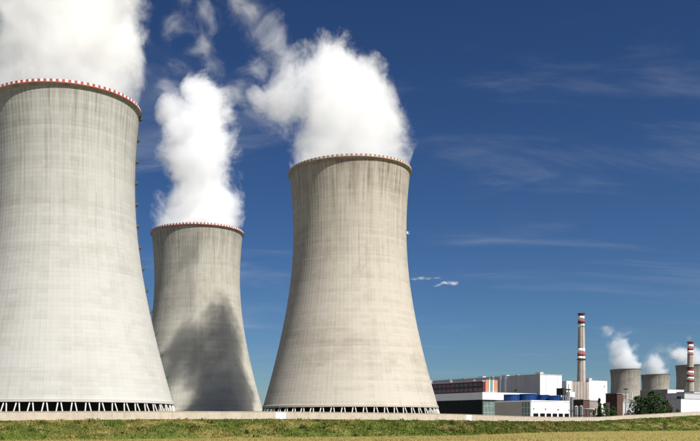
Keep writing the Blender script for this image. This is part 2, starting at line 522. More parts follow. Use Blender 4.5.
# ------------------------------------------------------------------ perimeter wall
wall = empty('perimeter_wall', Wl[NB // 2])
tag(wall, 'long low pale concrete panel wall along the top of the grassy bank', 'wall')
seg = []
d = 0.0
PAN = 4.0
vis = [v for v in Wl if -0.48 < v.x / v.y < 0.70]
dl = [0.0]
for a, b in zip(vis, vis[1:]): dl.append(dl[-1] + (b - a).length)
npan = int(dl[-1] / PAN)
def along(s): return Vector((float(np.interp(s, dl, [v.x for v in vis])), float(np.interp(s, dl, [v.y for v in vis])), float(np.interp(s, dl, [v.z for v in vis]))))
pm = MB().box(-PAN/2 + 0.03, PAN/2 - 0.03, -0.10, 0.10, -0.6, WALL_H - 0.12)
pmesh = {}
for key in ('wall', 'wall_white'):
    pmesh[key] = mesh('panel', pm.v, pm.f, M[key])
capm = mesh('coping', *(lambda q: (q.v, q.f))(MB().box(-PAN/2 - 0.02, PAN/2 - 0.02, -0.16, 0.16, 0, 0.13)), M['wall'])
postm = mesh('post', *(lambda q: (q.v, q.f))(MB().box(-0.13, 0.13, -0.15, 0.15, -0.6, WALL_H - 0.06)), M['wall'])
winv = Matrix.Translation(-wall.location)
for i in range(npan):
    a, b = along(i * PAN), along((i + 1) * PAN)
    ex = (b - a).normalized()
    ez = Vector((0, 0, 1)); ey = ez.cross(ex).normalized(); ez = ex.cross(ey).normalized()
    mid = (a + b) / 2
    pc = CX + F_PX * mid.x / mid.y
    wht = (280.5 < pc < 291) or (465.5 < pc < 472)
    rot = Matrix((ex, ey, ez)).transposed().to_4x4()
    o = obj('panel', pmesh['wall_white' if wht else 'wall'], wall)
    o.matrix_local = winv @ Matrix.Translation(mid + Vector((0, 0, random.uniform(-.02, .02)))) @ rot
    o = obj('post', postm, wall)
    o.matrix_local = winv @ Matrix.Translation(a) @ rot
cp = MB()
for i in range(npan):
    a, b = along(i * PAN), along((i + 1) * PAN)
    h = (b - a); s_ = Vector((-h.y, h.x, 0)).normalized() * 0.36
    cp.quadbox(a - s_ / 2 + Vector((0, 0, WALL_H - 0.115)), h * 0.998, s_, (0, 0, 0.14))
o = cp.build('coping', M['wall'], wall); o.location = -wall.location

# ------------------------------------------------------------------ cooling towers
H_T, Z_L, Z_TH, R_TH = 125.0, 8.9, 96.0, 27.9
def rad(z):
    b = 73.5 if z < Z_TH else 79.0
    return R_TH * math.sqrt(1 + ((z - Z_TH) / b) ** 2)
def shell_mesh(ribs=True):
    sub = 4
    n = NRIB * sub if ribs else 96
    nz = 64
    zs = [Z_L + (H_T - Z_L) * i / nz for i in range(nz + 1)]
    v, f = [], []
    for z in zs:
        r = rad(z)
        for k in range(n):
            t = 2 * math.pi * k / n
            rr = r + ((0.03 if k % sub < 1 else 0.0) if ribs else 0)
            v.append((rr * math.cos(t), rr * math.sin(t), z))
    for i in range(nz):
        for k in range(n):
            a = i * n; k2 = (k + 1) % n
            f.append((a + k, a + k2, a + n + k2, a + n + k))
    return v, f
sv, sf = shell_mesh(True)
col_n = 56
def make_tower(name, loc, mat, label, limb=None, detail=True, red='red', white='white', az0=0.0, group='large cooling towers behind the wall'):
    root = empty(name, loc)
    tag(root, label, 'cooling tower', group)
    if detail:
        sh = obj('shell', mesh('shell', sv, sf, mat, False), root)
    else:
        v, f = shell_mesh(False)
        sh = obj('shell', mesh('shell', v, f, mat, True), root)
    # inner face and the rim
    MB().lathe([(rad(z) - (1.1 if z < 12 else 0.45), z) for z in np.linspace(Z_L, H_T, 24)], 72).build('inner_face', M['inside'], root, True)
    rt = rad(H_T)
    MB().lathe([(rad(Z_L) - 0.5, Z_L + 1.2), (rad(Z_L) + 0.10, Z_L + 0.9), (rad(Z_L) + 0.22, Z_L - 0.12), (rad(Z_L) - 1.2, Z_L - 0.12), (rad(Z_L) - 1.15, Z_L + 1.2)], 144).build('ring_beam', mat, root)
    MB().lathe([(rt + 0.02, H_T - 1.0), (rt + 0.75, H_T - 0.25), (rt + 0.80, H_T + 0.15), (rt - 1.1, H_T + 0.15), (rt - 1.0, H_T - 0.9)], 180).build('rim_walkway', M['rim'], root)
    # dark fill pack inside
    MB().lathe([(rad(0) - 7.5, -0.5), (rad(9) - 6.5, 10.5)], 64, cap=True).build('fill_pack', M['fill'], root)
    # raking columns in a zigzag
    ncol = col_n
    cm_ = {}
    for i in range(ncol):
        t0 = 2 * math.pi * (i + 0.5) / ncol + az0
        gap = 0.45 / rad(Z_L)
        for sgn in (-1, 1):
            ta = t0 + sgn * gap
            tb = t0 + sgn * (math.pi / ncol - 0.5 / rad(0))
            if sgn not in cm_:
                pa = Vector(((rad(0)) * math.cos(tb - t0), (rad(0)) * math.sin(tb - t0), -0.3))
                pb = Vector(((rad(Z_L) - 0.35) * math.cos(ta - t0), (rad(Z_L) - 0.35) * math.sin(ta - t0), Z_L + 0.05))
                q = MB().tube([pa, pb], 0.25, 8)
                cm_[sgn] = mesh('column', q.v, q.f, M['column'], True)
            if detail or i % 2 == 0:
                obj('column', cm_[sgn], root, rot=(0, 0, t0))
    if detail:
        # red and white parapet panels round the rim
        npn = 172
        wdt = 2 * math.pi * (rt + 0.7) / npn
        pr = MB().box(-0.05, 0.05, -wdt * 0.47, wdt * 0.47, 0.0, 0.95)
        mr = mesh('rim_panel', pr.v, pr.f, M[red])
        pw = MB().box(-0.05, 0.05, -wdt * 0.47, wdt * 0.47, 0.0, 0.85)
        mw = mesh('rim_panel', pw.v, pw.f, M[white])
        for i in range(npn):
            t = 2 * math.pi * i / npn
            obj('rim_panel', mr if i % 2 else mw, root, ((rt + 0.66) * math.cos(t), (rt + 0.66) * math.sin(t), H_T + 0.15), (0, 0, t))
        MB().lathe([(rt + 0.80, H_T - 0.22), (rt + 0.86, H_T - 0.22), (rt + 0.86, H_T + 0.13), (rt + 0.80, H_T + 0.13)], 180).build('rim_band', M[red], root)
    if limb is not None:
        # caged ladder up the meridian
        ax = Vector((math.cos(limb), math.sin(limb), 0)); tn = Vector((-ax.y, ax.x, 0))
        zs = [Z_L + 1.5 + (H_T - Z_L - 1.0) * i / 40 for i in range(41)]
        lad = MB()
        for s_ in (-0.3, 0.3):
            lad.tube([ax * (rad(z) + 0.35) + tn * s_ + Vector((0, 0, z)) for z in zs], 0.06, 5)
        for z in np.arange(Z_L + 1.5, H_T, 0.6):
            q = ax * (rad(z) + 0.35) + Vector((0, 0, z))
            lad.tube([q - tn * 0.3, q + tn * 0.3], 0.03, 4, False)
        lo = lad.build('ladder', M['ladder'], root)
        cg = MB()
        for z in np.arange(Z_L + 3.0, H_T, 1.5):
            q = ax * (rad(z) + 0.35) + Vector((0, 0, z))
            cg.tube([q + tn * (0.42 * math.cos(w_)) + ax * (0.85 * math.sin(w_)) for w_ in np.linspace(0, math.pi, 7)], 0.035, 4, False)
        tag(cg.build('cage', M['ladder'], lo), kind='stuff')
        pl = MB().box(0.1, 1.2, -0.8, 0.8, -0.1, 0.05).box(1.14, 1.2, -0.8, 0.8, 0.055, 1.1).box(0.1, 1.13, 0.74, 0.8, 0.055, 1.1).quadbox((0.1, -0.1, -1.2), (0.9, 0, 1.0), (0, 0.2, 0), (0, 0, 0.15))
        pmh = mesh('platform', pl.v, pl.f, M['ladder'])
        for z in np.arange(20, H_T, 8.6):
            q = ax * rad(z) + Vector((0, 0, z))
            obj('platform', pmh, root, q, (0, 0, limb))
    return root
def limb_angle(loc, r=30.0, back=0.0):
    c = Vector((-loc[0], -loc[1], 0)); d = c.length; c.normalize()
    right = Vector((-c.y, c.x, 0))
    if right.x < 0: right = -right
    al = math.acos(r / d) + back
    v = c * math.cos(al) + right * math.sin(al)
    return math.atan2(v.y, v.x)
def tower_loc(px, D, z=YARD_Z): return ((px - CX) / F_PX * D, D, z)
L1, L2, L3 = tower_loc(64.0, 341), tower_loc(197.3, 562), tower_loc(349.5, 427)
T1 = make_tower('cooling_tower', L1, M['t1'], 'largest, palest cooling tower, cut by the left edge of the photo', limb_angle(L1, back=math.radians(-1)), az0=0.02)
T2 = make_tower('cooling_tower', L2, M['t2'], 'cooling tower standing back between two larger ones, mottled by steam shadow', None)
T3 = make_tower('cooling_tower', L3, M['t3'], 'brownish streaked cooling tower in the middle, beside the dark glazed building', None, red='red_old', white='white_old')
la = limb_angle(L3, 28)
pq = MB().box(0.05, 1.3, -0.9, 0.9, 0, 0.15).box(1.22, 1.3, -0.9, 0.9, 0.155, 1.1).box(0.3, 0.7, -0.2, 0.2, 0.155, 1.3)
obj('platform', mesh('platform', pq.v, pq.f, M['white']), T3, (rad(94.5) * math.cos(la), rad(94.5) * math.sin(la), 94.5), (0, 0, la))
FZ = -13.0
L4, L5, L6 = tower_loc(625.5, 1764, FZ), tower_loc(655.5, 1900, FZ - 3), tower_loc(692.5, 1640, FZ)
FG = 'distant cooling towers at the right'
T4 = make_tower('cooling_tower', L4, M['t4'], 'small distant cooling tower right of the first chimney, above the rusty shed', None, False, group=FG)
T5 = make_tower('cooling_tower', L5, M['t4'], 'smallest and lowest distant cooling tower, above the big dark tree', None, False, group=FG)
T6 = make_tower('cooling_tower', L6, M['t4'], 'distant cooling tower behind the right chimney, cut by the right edge', None, False, group=FG)

# ------------------------------------------------------------------ buildings
U, V = Vector((-0.515, 0.857, 0)), Vector((0.857, 0.515, 0))      # the plant's two building directions
GZ = YARD_Z
class Bld:
    def __init__(s, name, px, D, lu, lv, z1, label, cat='building', z0=GZ):
        s.c = Vector(((px - CX) / F_PX * D, D, 0)); s.lu, s.lv, s.z0, s.z1 = lu, lv, z0, z1
        s.root = empty(name, (s.c.x, s.c.y, z0)); s.off = -s.root.location
        tag(s.root, label, cat)
    def tu(s, x):
        k_ = (x - CX) / F_PX; return (s.c.x - k_ * s.c.y) / (k_ * U.y - U.x)
    def tv(s, x):
        k_ = (x - CX) / F_PX; return (k_ * s.c.y - s.c.x) / (V.x - k_ * V.y)
    def zu(s, x, y): return (HOR - y) / F_PX * (s.c + U * s.tu(x)).y
    def zv(s, x, y): return (HOR - y) / F_PX * (s.c + V * s.tv(x)).y
    def block(s, name, mat, u0, u1, v0, v1, z0, z1, parent=None):
        q = MB().quadbox(s.c + U * u0 + V * v0 + Vector((0, 0, z0)) + s.off, U * (u1 - u0), V * (v1 - v0), (0, 0, z1 - z0))
        o = q.build(name, mat, parent or s.root)
        return o
    def uf(s, name, mat, a, b, z0, z1, pr=0.1, dp=0.3, parent=None, v=0.0):      # piece on the u face, pr proud of it
        return s.block(name, mat, a, b, v - pr, v - pr + dp, z0, z1, parent)
    def vf(s, name, mat, a, b, z0, z1, pr=0.1, dp=0.3, parent=None, u=0.0):
        return s.block(name, mat, u - pr, u - pr + dp, a, b, z0, z1, parent)

# --- glazed building with the white fascia and maroon upper storey
A = Bld('glazed_building', 482.5, 580, 85, 52, 0, 'dark glazed building with white roof band and maroon upper storey, beside the middle tower')
zf0, zf1 = A.zu(482.5, 399.5), A.zu(482.5, 392.2)
A.block('core', M['dark'], 0.5, 84, 0.5, 51, GZ, zf0)
A.block('roof_band', M['cl_white'], -0.8, 85, -0.8, 52, zf0, zf1)
nu = 18
for i in range(nu):
    a, b = i * 70 / nu, (i + 1) * 70 / nu
    for j in range(3):
        h0 = GZ + 1 + j * (zf0 - GZ - 1) / 3
        A.uf('pane', M['glass_dk'], a + 0.12, b - 0.12, h0 + 0.1, h0 + (zf0 - GZ - 1) / 3 - 0.12, 0.0, 0.3, v=0.25)
    A.uf('mullion', M['dark'], a - 0.1, a + 0.1, GZ, zf0 - 0.01, 0.1, 0.5, v=0.2)
tvg = A.tv(497)
for i in range(4):
    for j in range(4):
        h0 = GZ + j * (zf0 - GZ) / 4
        A.vf('pane', M['glass_gr'], i * tvg / 4 + 0.12, (i + 1) * tvg / 4 - 0.1, h0 + 0.3, h0 + (zf0 - GZ) / 4 - 0.35, 0.0, 0.3, u=0.2)
for j in range(5):
    h0 = GZ + j * (zf0 - GZ) / 4
    A.vf('transom', M['steel'], 0.05, tvg, h0 - 0.28, h0 + 0.27 if j < 4 else zf0 - 0.01, 0.0, 0.4, u=0.12)
A.vf('side_wall', M['beige'], tvg + 0.05, 51, GZ, zf0 - 0.02, 0.1, 0.5, u=0.3)
# maroon storey
ut = A.tu(484.5); u_end = 84
sx = 1.0; z_m0, z_m1 = zf1, A.zu(483, 381.2)
sv_end = A.tv(498.6)
ms = A.block('upper_storey', M['maroon'], sx, 84, 1.5, sv_end - 0.3, z_m0 + 0.01, z_m1)
for (xa, xb, mt, pr) in ((484.9, 489.6, 'orange', 0.2), (489.7, 490.6, 'cl_white', 0.5), (490.7, 493.2, 'teal', 0.15), (493.3, 494.2, 'cl_white', 0.5), (494.3, 498.5, 'orange', 0.2)):
    A.vf('pilaster' if mt == 'cl_white' else 'facade_panel', M[mt], A.tv(xa) + (1.5 if xa < 485 else 0), A.tv(xb), z_m0 + 0.02, z_m1 + 1.2, pr, 0.3, ms, u=sx - 0.01)
ncol_m = 16; step = (72 - sx) / ncol_m
for i in range(ncol_m):
    for j in range(2):
        a = sx + 0.8 + i * step
        h0 = z_m0 + 0.9 + j * (z_m1 - z_m0 - 0.5) / 2
        A.uf('pane', M['glass_bl'], a, a + step - 1.1, h0, h0 + (z_m1 - z_m0) / 2 - 1.55, 0.06, 0.2, ms, v=1.5)
for j in range(3):
    h0 = z_m0 + 0.35 + j * (z_m1 - z_m0 - 0.5) / 2
    A.uf('sill_band', M['maroon'], sx - 0.2, 74, h0 - 0.25, h0 + 0.2, 0.3, 0.4, ms, v=1.5)
A.block('parapet', M['cl_grey'], sx + 0.31, 84, 1.2, sv_end - 0.31, z_m1, z_m1 + 0.7)
for (u_, v_, hh) in ((62, 10, 3.2), (40, 9, 2.0), (20, 12, 1.6)):
    A.block('roof_vent', M['steel'], u_, u_ + 1.6, v_, v_ + 1.6, z_m1 + 0.7, z_m1 + 0.7 + hh)

# --- long tall hall
B = Bld('turbine_hall', 540, 677, 130, 28, 0, 'long tall hall with grey side and white end wall, behind the blue fan stacks')
zb = B.zu(540, 374.2)
B.lv = B.tv(561.8)
B.block('core', M['joint'], 0.3, 130, 0.3, B.lv - 0.1, GZ, zb - 0.4)
B.block('roof', M['cl_grey'], -0.15, 130.2, -0.15, B.lv + 0.1, zb - 0.4, zb + 0.25)
ug = B.tu(507)
for i in range(7):
    a, b = i * ug / 7, (i + 1) * ug / 7
    B.uf('cladding_panel', M['cl_grey'], a + 0.06, b - 0.06, GZ, zb - 0.42, 0.0, 0.35)
for i in range(4):
    a, b = i * B.lv / 4, (i + 1) * B.lv / 4
    for j in range(3):
        B.vf('cladding_panel', M['cl_white'], a + (0.4 if i == 0 else 0.05), b - 0.05, GZ + j * (zb - GZ) / 3 + 0.05, GZ + (j + 1) * (zb - GZ) / 3 - (0.05 if j < 2 else 0.45), 0.0, 0.3)
zb_lo = B.zu(495, 395)
def pan(x0, x1, mat, name, pr=0.0, z0=GZ): B.uf(name, M[mat], B.tu(x1), B.tu(x0), z0, zb - 0.42, pr, 0.35 + pr)
pan(505.0, 506.9, 'cl_white', 'pilaster', 0.5)
pan(501.7, 504.9, 'cl_grey', 'cladding_panel')
pan(499.9, 501.6, 'cl_white', 'pilaster', 0.5)
pan(498.4, 499.8, 'cl_grey', 'cladding_panel')
pan(494.1, 498.3, 'cl_grey', 'cladding_panel')
pan(493.2, 494.0, 'cl_white', 'pilaster', 0.5)
pan(490.4, 493.1, 'cl_grey', 'cladding_panel')
pan(489.5, 490.3, 'cl_white', 'pilaster', 0.5)
pan(485.0, 489.4, 'cl_grey', 'cladding_panel')
um = B.tu(485.0)
for i in range(8):
    a, b = um + i * (129 - um) / 8, um + (i + 1) * (129 - um) / 8
    B.uf('cladding_panel', M['cl_grey'], a + 0.06, b - 0.06, GZ, zb - 0.42, 0.0, 0.35)
B.uf('vent_hood', M['dark'], B.tu(516.4), B.tu(515.0), B.zu(515.5, 391.3), B.zu(515.5, 390.0), 0.6, 0.6)
for u_ in (30, 58, 92, 110):
    B.block('roof_vent', M['steel'], u_, u_ + 2.2, 8, 10, zb + 0.25, zb + 1.5)

for i in range(14):
    B.block('roof_rail_post', M['steel'], 2 + i * 9, 2.15 + i * 9, 0.3, 0.45, zb + 0.25, zb + 1.35)
B.uf('roof_rail', M['steel'], 1, 128, zb + 1.35, zb + 1.45, -0.3, 0.15)
for (a, b, h_) in ((12, 14, 2.6), (46, 12, 1.9), (76, 15, 2.2)):
    B.block('roof_unit', M['cl_grey'], a, a + 5, b, b + 4, zb + 0.25, zb + 0.25 + h_)
B.vf('drainpipe', M['steel'], 6.9, 7.15, GZ, zb - 0.45, 0.2, 0.19)
B.vf('drainpipe', M['steel'], 19.8, 20.05, GZ, zb - 0.45, 0.2, 0.19)
# --- low white pump house with beige side
C = Bld('pump_house', 531, 520, 30, 36, 0, 'low white building with six dark openings, in front of the tall hall')
zc = C.zu(531, 400.6)
C.lu, C.lv = C.tu(494.6), C.tv(569.6)
C.block('core', M['beige'], 0.25, C.lu, 0.25, C.lv - 0.02, GZ, zc - 0.02)
C.block('roof', M['cl_white'], 0.0, C.lu + 0.1, 0.0, C.lv + 0.1, zc - 0.02, zc + 0.28)
wins = [(533.2, 538.4), (540.0, 545.0), (546.3, 551.2), (552.5, 557.2), (558.5, 563.0), (564.4, 568.9)]
zw = C.zv(550, 413.4)
C.vf('front_wall', M['cl_white'], 0.3, C.lv, zw + 0.02, zc - 0.05, 0.05, 0.25)
edges = [0.3] + [C.tv(q) for ab in wins for q in ab] + [C.lv]
for i in range(0, len(edges), 2):
    C.vf('pier', M['cl_white'], edges[i], edges[i + 1], GZ, zw, 0.05, 0.25)
for (a, b) in wins:
    C.vf('opening', M['glass_dk'], C.tv(a) + 0.02, C.tv(b) - 0.02, GZ + 0.1, zw - 0.02, -0.12, 0.2)
for (xs, ys, mt, wd) in ((545.4, 409.0, 'redsign', 1.3), (558.0, 409.6, 'redsign', 1.3), (533.6, 408.6, 'dark', 0.7), (568.6, 410.2, 'dark', 0.6)):
    t_ = C.tv(xs); z_ = C.zv(xs, ys)
    C.vf('wall_sign' if mt == 'redsign' else 'wall_lamp', M[mt], t_ - wd / 2, t_ + wd / 2, z_ - 0.4, z_ + 0.4, 0.25, 0.2)
for t_ in (C.lv * 0.33, C.lv * 0.66):
    C.vf('wall_joint', M['cl_grey'], t_ - 0.05, t_ + 0.05, zw + 0.05, zc - 0.06, 0.06, 0.05)
C.vf('gutter', M['cl_grey'], 0.35, C.lv, zc - 0.45, zc - 0.2, 0.2, 0.14)
for t_ in (1.2, C.lv - 0.8):
    C.vf('drainpipe', M['cl_grey'], t_, t_ + 0.16, GZ, zc - 0.46, 0.2, 0.14)
ug0, ug1 = C.tu(530.4), C.tu(521.5)
for i in range(3):
    for j in range(4):
        h0 = GZ + j * (zc - GZ - 0.4) / 4
        C.uf('pane', M['glass_gr'], ug0 + i * (ug1 - ug0) / 3 + 0.1, ug0 + (i + 1) * (ug1 - ug0) / 3 - 0.1, h0 + 0.12, h0 + (zc - GZ - 0.4) / 4 - 0.12, -0.1, 0.2)
for i in range(4):
    q = ug0 + i * (ug1 - ug0) / 3
    C.uf('mullion', M['cl_white'], q - 0.1, q + 0.1, GZ, zc - 0.4, 0.1, 0.3)
for j in range(5):
    h0 = GZ + j * (zc - GZ - 0.4) / 4
    C.uf('transom', M['cl_white'], ug0, ug1, h0 - 0.1, h0 + 0.1, 0.07, 0.26)
C.uf('cornice', M['cl_white'], 0.3, C.lu, zc - 0.6, zc - 0.03, 0.15, 0.38)
C.uf('render_panel', M['beige'], ug1 + 0.1, C.lu, GZ, zc - 0.62, 0.0, 0.24)

def fan_stack(px, D, r, ztop, label):
    root = empty('fan_stack', ((px - CX) / F_PX * D, D, zc + 0.28))
    tag(root, label, 'fan stack', 'blue fan stacks on the white pump house roof')
    h = ztop - zc - 0.28
    MB().lathe([(r * 0.97, 0), (r * 0.985, h * 0.35), (r, h)], 40).lathe([(r - 0.12, h), (r * 0.96 - 0.12, 0.2)], 40).build('casing', M['blue'], root, True)
    MB().lathe([(r + 0.02, h - 0.55), (r + 0.22, h - 0.5), (r + 0.22, h + 0.05), (r - 0.2, h + 0.05)], 40).build('rim', M['blue_dk'], root)
    rb = MB()
    for i in range(18):
        t = 2 * math.pi * i / 18
        q = Vector((math.cos(t), math.sin(t), 0)); tn = Vector((-q.y, q.x, 0))
        rb.quadbox(q * (r * 0.985 - 0.05) - tn * 0.09, tn * 0.18, q * 0.25, (0, 0, h - 0.56))
    rb.build('stiffener', M['blue'], root)
    hub = MB().lathe([(0.05, 0.9), (0.7, 0.8), (0.7, 0.3)], 16)
    for i in range(6):
        t = 2 * math.pi * i / 6; q = Vector((math.cos(t), math.sin(t), 0)); tn = Vector((-q.y, q.x, 0.35))
        hub.quadbox(q * 0.6 - tn * 0.45 + Vector((0, 0, 0.6)), q * (r - 1.1), tn * 0.9, (0, 0, 0.06))
    hub.build('fan', M['dark'], root)
fan_stack(511.6, 546, 4.75, P(0, 394.6, 546).z, 'leftmost of four blue fan stacks on the roof, widest gap to its left')
fan_stack(528.0, 546, 5.1, P(0, 394.0, 546).z, 'largest blue fan stack, second from the left on the roof')
fan_stack(543.0, 550, 3.75, P(0, 395.0, 550).z, 'small blue fan stack, third from the left on the roof')
fan_stack(554.8, 543, 3.6, P(0, 395.6, 543).z, 'rightmost small blue fan stack at the end of the roof')

# --- group of process buildings round the first chimney
Dp = Bld('process_block', 566.5, 800, 30, 60, 0, 'white and brown-grey process block behind the left chimney')
z1 = Dp.zv(568, 381)
Dp.block('white_tower', M['cl_white'], 0, 20, 0.0, Dp.tv(571.8), GZ, z1)
Dp.block('brown_hall', M['brown'], 1.2, 22, Dp.tv(571.9), Dp.tv(590), GZ, Dp.zv(580, 381.5))
for i in range(6):
    a = Dp.tv(573 + 3 * i)
    Dp.vf('pilaster', M['beige'], a, a + 0.8, GZ, Dp.zv(580, 381.5) - 0.3, 0.35, 0.5, u=1.2)
Dp.vf('vent_slot', M['dark'], Dp.tv(568.3), Dp.tv(568.9), z1 - 9, z1 - 3, 0.15, 0.3)
G1 = Bld('transfer_house', 563.0, 640, 14, 12, 0, 'dark steel transfer house on legs beside the low white building')
za_, zb_ = G1.zv(564, 395), G1.zv(564, 388)
gy = G1.tv(566.4)
G1.block('housing', M['dark'], 0, 6, 0, gy, za_, zb_)
for (a, b) in ((0.2, 0.2), (5.2, 0.2), (0.2, gy - 0.8), (5.2, gy - 0.8)):
    G1.block('leg', M['steel'], a, a + 0.6, b, b + 0.6, GZ, za_)
G1.block('gallery', M['dark'], 1.5, 3.8, gy, G1.tv(572.5), zb_ - 1.5, zb_ - 0.4)
G1.block('gallery_leg', M['steel'], 2.3, 2.9, G1.tv(571.0), G1.tv(571.0) + 0.6, GZ, zb_ - 1.5)
G2 = Bld('annex_block', 567.0, 660, 14, 16, 0, 'grey annex with pale roof hut, between the white building and silos')
g2 = G2.tv(577)
G2.block('wall', M['brown'], 0, 12, 0, g2, GZ, G2.zv(570, 397))
G2.block('roof_hut', M['cl_white'], 1, 6, G2.tv(571), G2.tv(576), G2.zv(570, 397), G2.zv(573, 391.8))
for i in range(3):
    G2.vf('window', M['glass_dk'], G2.tv(568 + 3 * i), G2.tv(569.3 + 3 * i), 6, 12, 0.05, 0.3)

def silo(px, D, r, ytop, label):
    root = empty('silo', ((px - CX) / F_PX * D, D, GZ)); tag(root, label, 'silo', 'grey silos left of the chimney')
    h = P(0, ytop, D).z - GZ
    MB().lathe([(r, 0), (r, h)], 28).build('drum', M['steel'], root, True)
    MB().lathe([(r + 0.05, h - 0.02), (r * 0.5, h + r * 0.35), (0.05, h + r * 0.5)], 28).build('roof', M['cl_grey'], root)
    MB().lathe([(r + 0.02, h * 0.5), (r + 0.14, h * 0.5), (r + 0.14, h * 0.5 + 0.4), (r + 0.02, h * 0.5 + 0.4)], 28).build('hoop', M['dark'], root)
    MB().tube([(0, -r - 0.3, 0), (0, -r - 0.3, h + 0.5)], 0.1, 6).build('riser_pipe', M['dark'], root)
silo(576.3, 600, 1.25, 406.5, 'shorter grey steel silo beside the low white building')
silo(581.3, 603, 1.15, 406.2, 'grey steel silo standing second from the low white building')
silo(571.6, 610, 1.0, 397.0, 'tall thin grey silo close to the low white building')

pb = empty('pipe_bridge', P(586, 424, 615)); tag(pb, 'white pipe bridge on dark legs below the left chimney', 'pipe bridge')
o_ = -pb.location
a_, b_ = P(582, 409.8, 620), P(594, 410.2, 600)
for dz in (0.0, 0.75):
    MB().tube([a_ + Vector((0, 0, dz)) + o_, b_ + Vector((0, 0, dz)) + o_], 0.42, 10).build('pipe', M['cl_white'] if dz else M['steel'], pb, True)
for t_ in (0.05, 0.35, 0.65, 0.95):
    q = a_.lerp(b_, t_) + o_
    MB().quadbox(Vector((q.x - .25, q.y - .25, o_.z + GZ)), (0.5, 0, 0), (0, 0.5, 0), (0, 0, q.z - o_.z - GZ - 0.4)).build('leg', M['dark'], pb)
tk = Bld('dark_shed', 583.2, 640, 10, 20, 0, 'low dark brown shed at the foot of the left chimney')
tk.block('wall', M['rust'], 0, 9, 0, tk.tv(589.5), GZ, tk.zv(586, 400))
tk.block('roof', M['roof'], -0.4, 9.4, -0.4, tk.tv(589.5) + 0.4, tk.zv(586, 400), tk.zv(586, 399.3))
tk.vf('door', M['dark'], 2, 5, GZ, 6, 0.1, 0.3)
tb = Bld('brick_block', 589.0, 760, 12, 40, 0, 'brown-grey block in front of the far white hall')
tb.block('wall', M['brown'], 0, 12, 0, tb.tv(599), GZ, tb.zv(594, 401))
tb.block('roof', M['roof'], -0.3, 12.3, -0.3, tb.tv(599) + .3, tb.zv(594, 401), tb.zv(594, 400.3))
for i in range(4):
    tb.vf('window', M['glass_dk'], 2 + i * 3, 3.6 + i * 3, 10, 14, 0.05, 0.3)

E = Bld('reactor_hall', 588.9, 960, 40, 60, 0, 'tall white windowless hall right of the left chimney')
ze = E.zv(589, 380.2); lve = E.tv(607.2)
E.block('core', M['brown'], 0.35, 40, 0.35, lve - 0.1, GZ, ze - 0.5)
E.block('roof', M['cl_grey'], 0.1, 40, 0.1, lve, ze - 0.5, ze)
for i in range(4):
    for j in range(3):
        E.vf('cladding_panel', M['cl_white'], i * lve / 4 + 0.04, (i + 1) * lve / 4 - 0.04, GZ + j * (ze - GZ) / 3 + 0.04, GZ + (j + 1) * (ze - GZ) / 3 - (0.04 if j < 2 else 0.52), 0, 0.32)

for (a, b, h_) in ((6, 8, 3), (20, 16, 2.4)):
    E.block('roof_unit', M['cl_grey'], a, a + 6, b, b + 5, ze, ze + h_)
E.vf('drainpipe', M['steel'], lve * 0.5 - 0.15, lve * 0.5 + 0.15, GZ, ze - 0.55, 0.25, 0.24)
E.vf('stair_door', M['dark'], lve * 0.82, lve * 0.86, ze - 8, ze - 5, 0.05, 0.3)
# --- chimneys
def chimney(px, D, ytop, r0, r1, bands, label, gz=GZ, tip_dark=False):
    root = empty('chimney', ((px - CX) / F_PX * D, D, gz)); tag(root, label, 'chimney', 'red and white banded chimneys')
    h = P(0, ytop, D).z - gz
    rr = lambda z: r0 + (r1 - r0) * (z / h) ** 0.85
    zs = list(np.linspace(0, h, 30))
    MB().lathe([(rr(z), z) for z in zs] + [(rr(h) - 0.5, h), (rr(h) - 0.5, h - 4)], 36).build('shaft', M['stack'], root, True)
    for (ya, yb, mt) in bands:
        z0_, z1_ = P(0, yb, D).z - gz, P(0, ya, D).z - gz
        MB().lathe([(rr(z0_) - 0.2, z0_ + .01), (rr(z0_) + 0.07, z0_ + .01), (rr(z1_) + 0.07, z1_ - .01), (rr(z1_) - 0.2, z1_ - .01)], 36).build('paint_band', M[mt], root, True)
    for (ya) in {bands[0][0] + 1.0, bands[len(bands)//2][0], bands[-1][1]}:
        z0_ = P(0, ya, D).z - gz
        pl = MB().lathe([(rr(z0_), z0_), (rr(z0_) + 0.8, z0_), (rr(z0_) + 0.8, z0_ + 0.12), (rr(z0_), z0_ + 0.12)], 28).build('gallery', M['dark'], root)
        MB().lathe([(rr(z0_) + 0.75, z0_ + 0.125), (rr(z0_) + 0.75, z0_ + 1.0), (rr(z0_) + 0.7, z0_ + 1.0), (rr(z0_) + 0.7, z0_ + 0.125)], 28).build('railing', M['dark'], pl)
    MB().tube([(0.3, -rr(0) - 0.25, 0), (0.3, -rr(h) - 0.25, h - 1)], 0.12, 5).build('ladder', M['dark'], root)
    return root
chimney(581.3, 966, 313.2, 5.6, 3.2, [(313.2, 316.2, 'red'), (316.2, 319.5, 'white'), (319.5, 323.2, 'red'), (323.2, 327.2, 'white'), (348.5, 352.6, 'white'), (352.6, 356.4, 'red'), (356.4, 359.8, 'white')],
        'tall slim chimney with red and white bands, left of the far white hall')
chimney(690.4, 1292, 341.4, 6.0, 3.9, [(341.4, 344.6, 'red'), (344.6, 347.4, 'white'), (347.4, 350.6, 'red'), (350.6, 353.6, 'white'), (353.6, 355.2, 'red'), (368.0, 371.0, 'red'), (371.0, 374.0, 'white'), (374.0, 377.0, 'red'), (377.0, 379.6, 'white'), (379.6, 381.6, 'red')],
        'banded chimney near the right edge, in front of the last cooling tower')

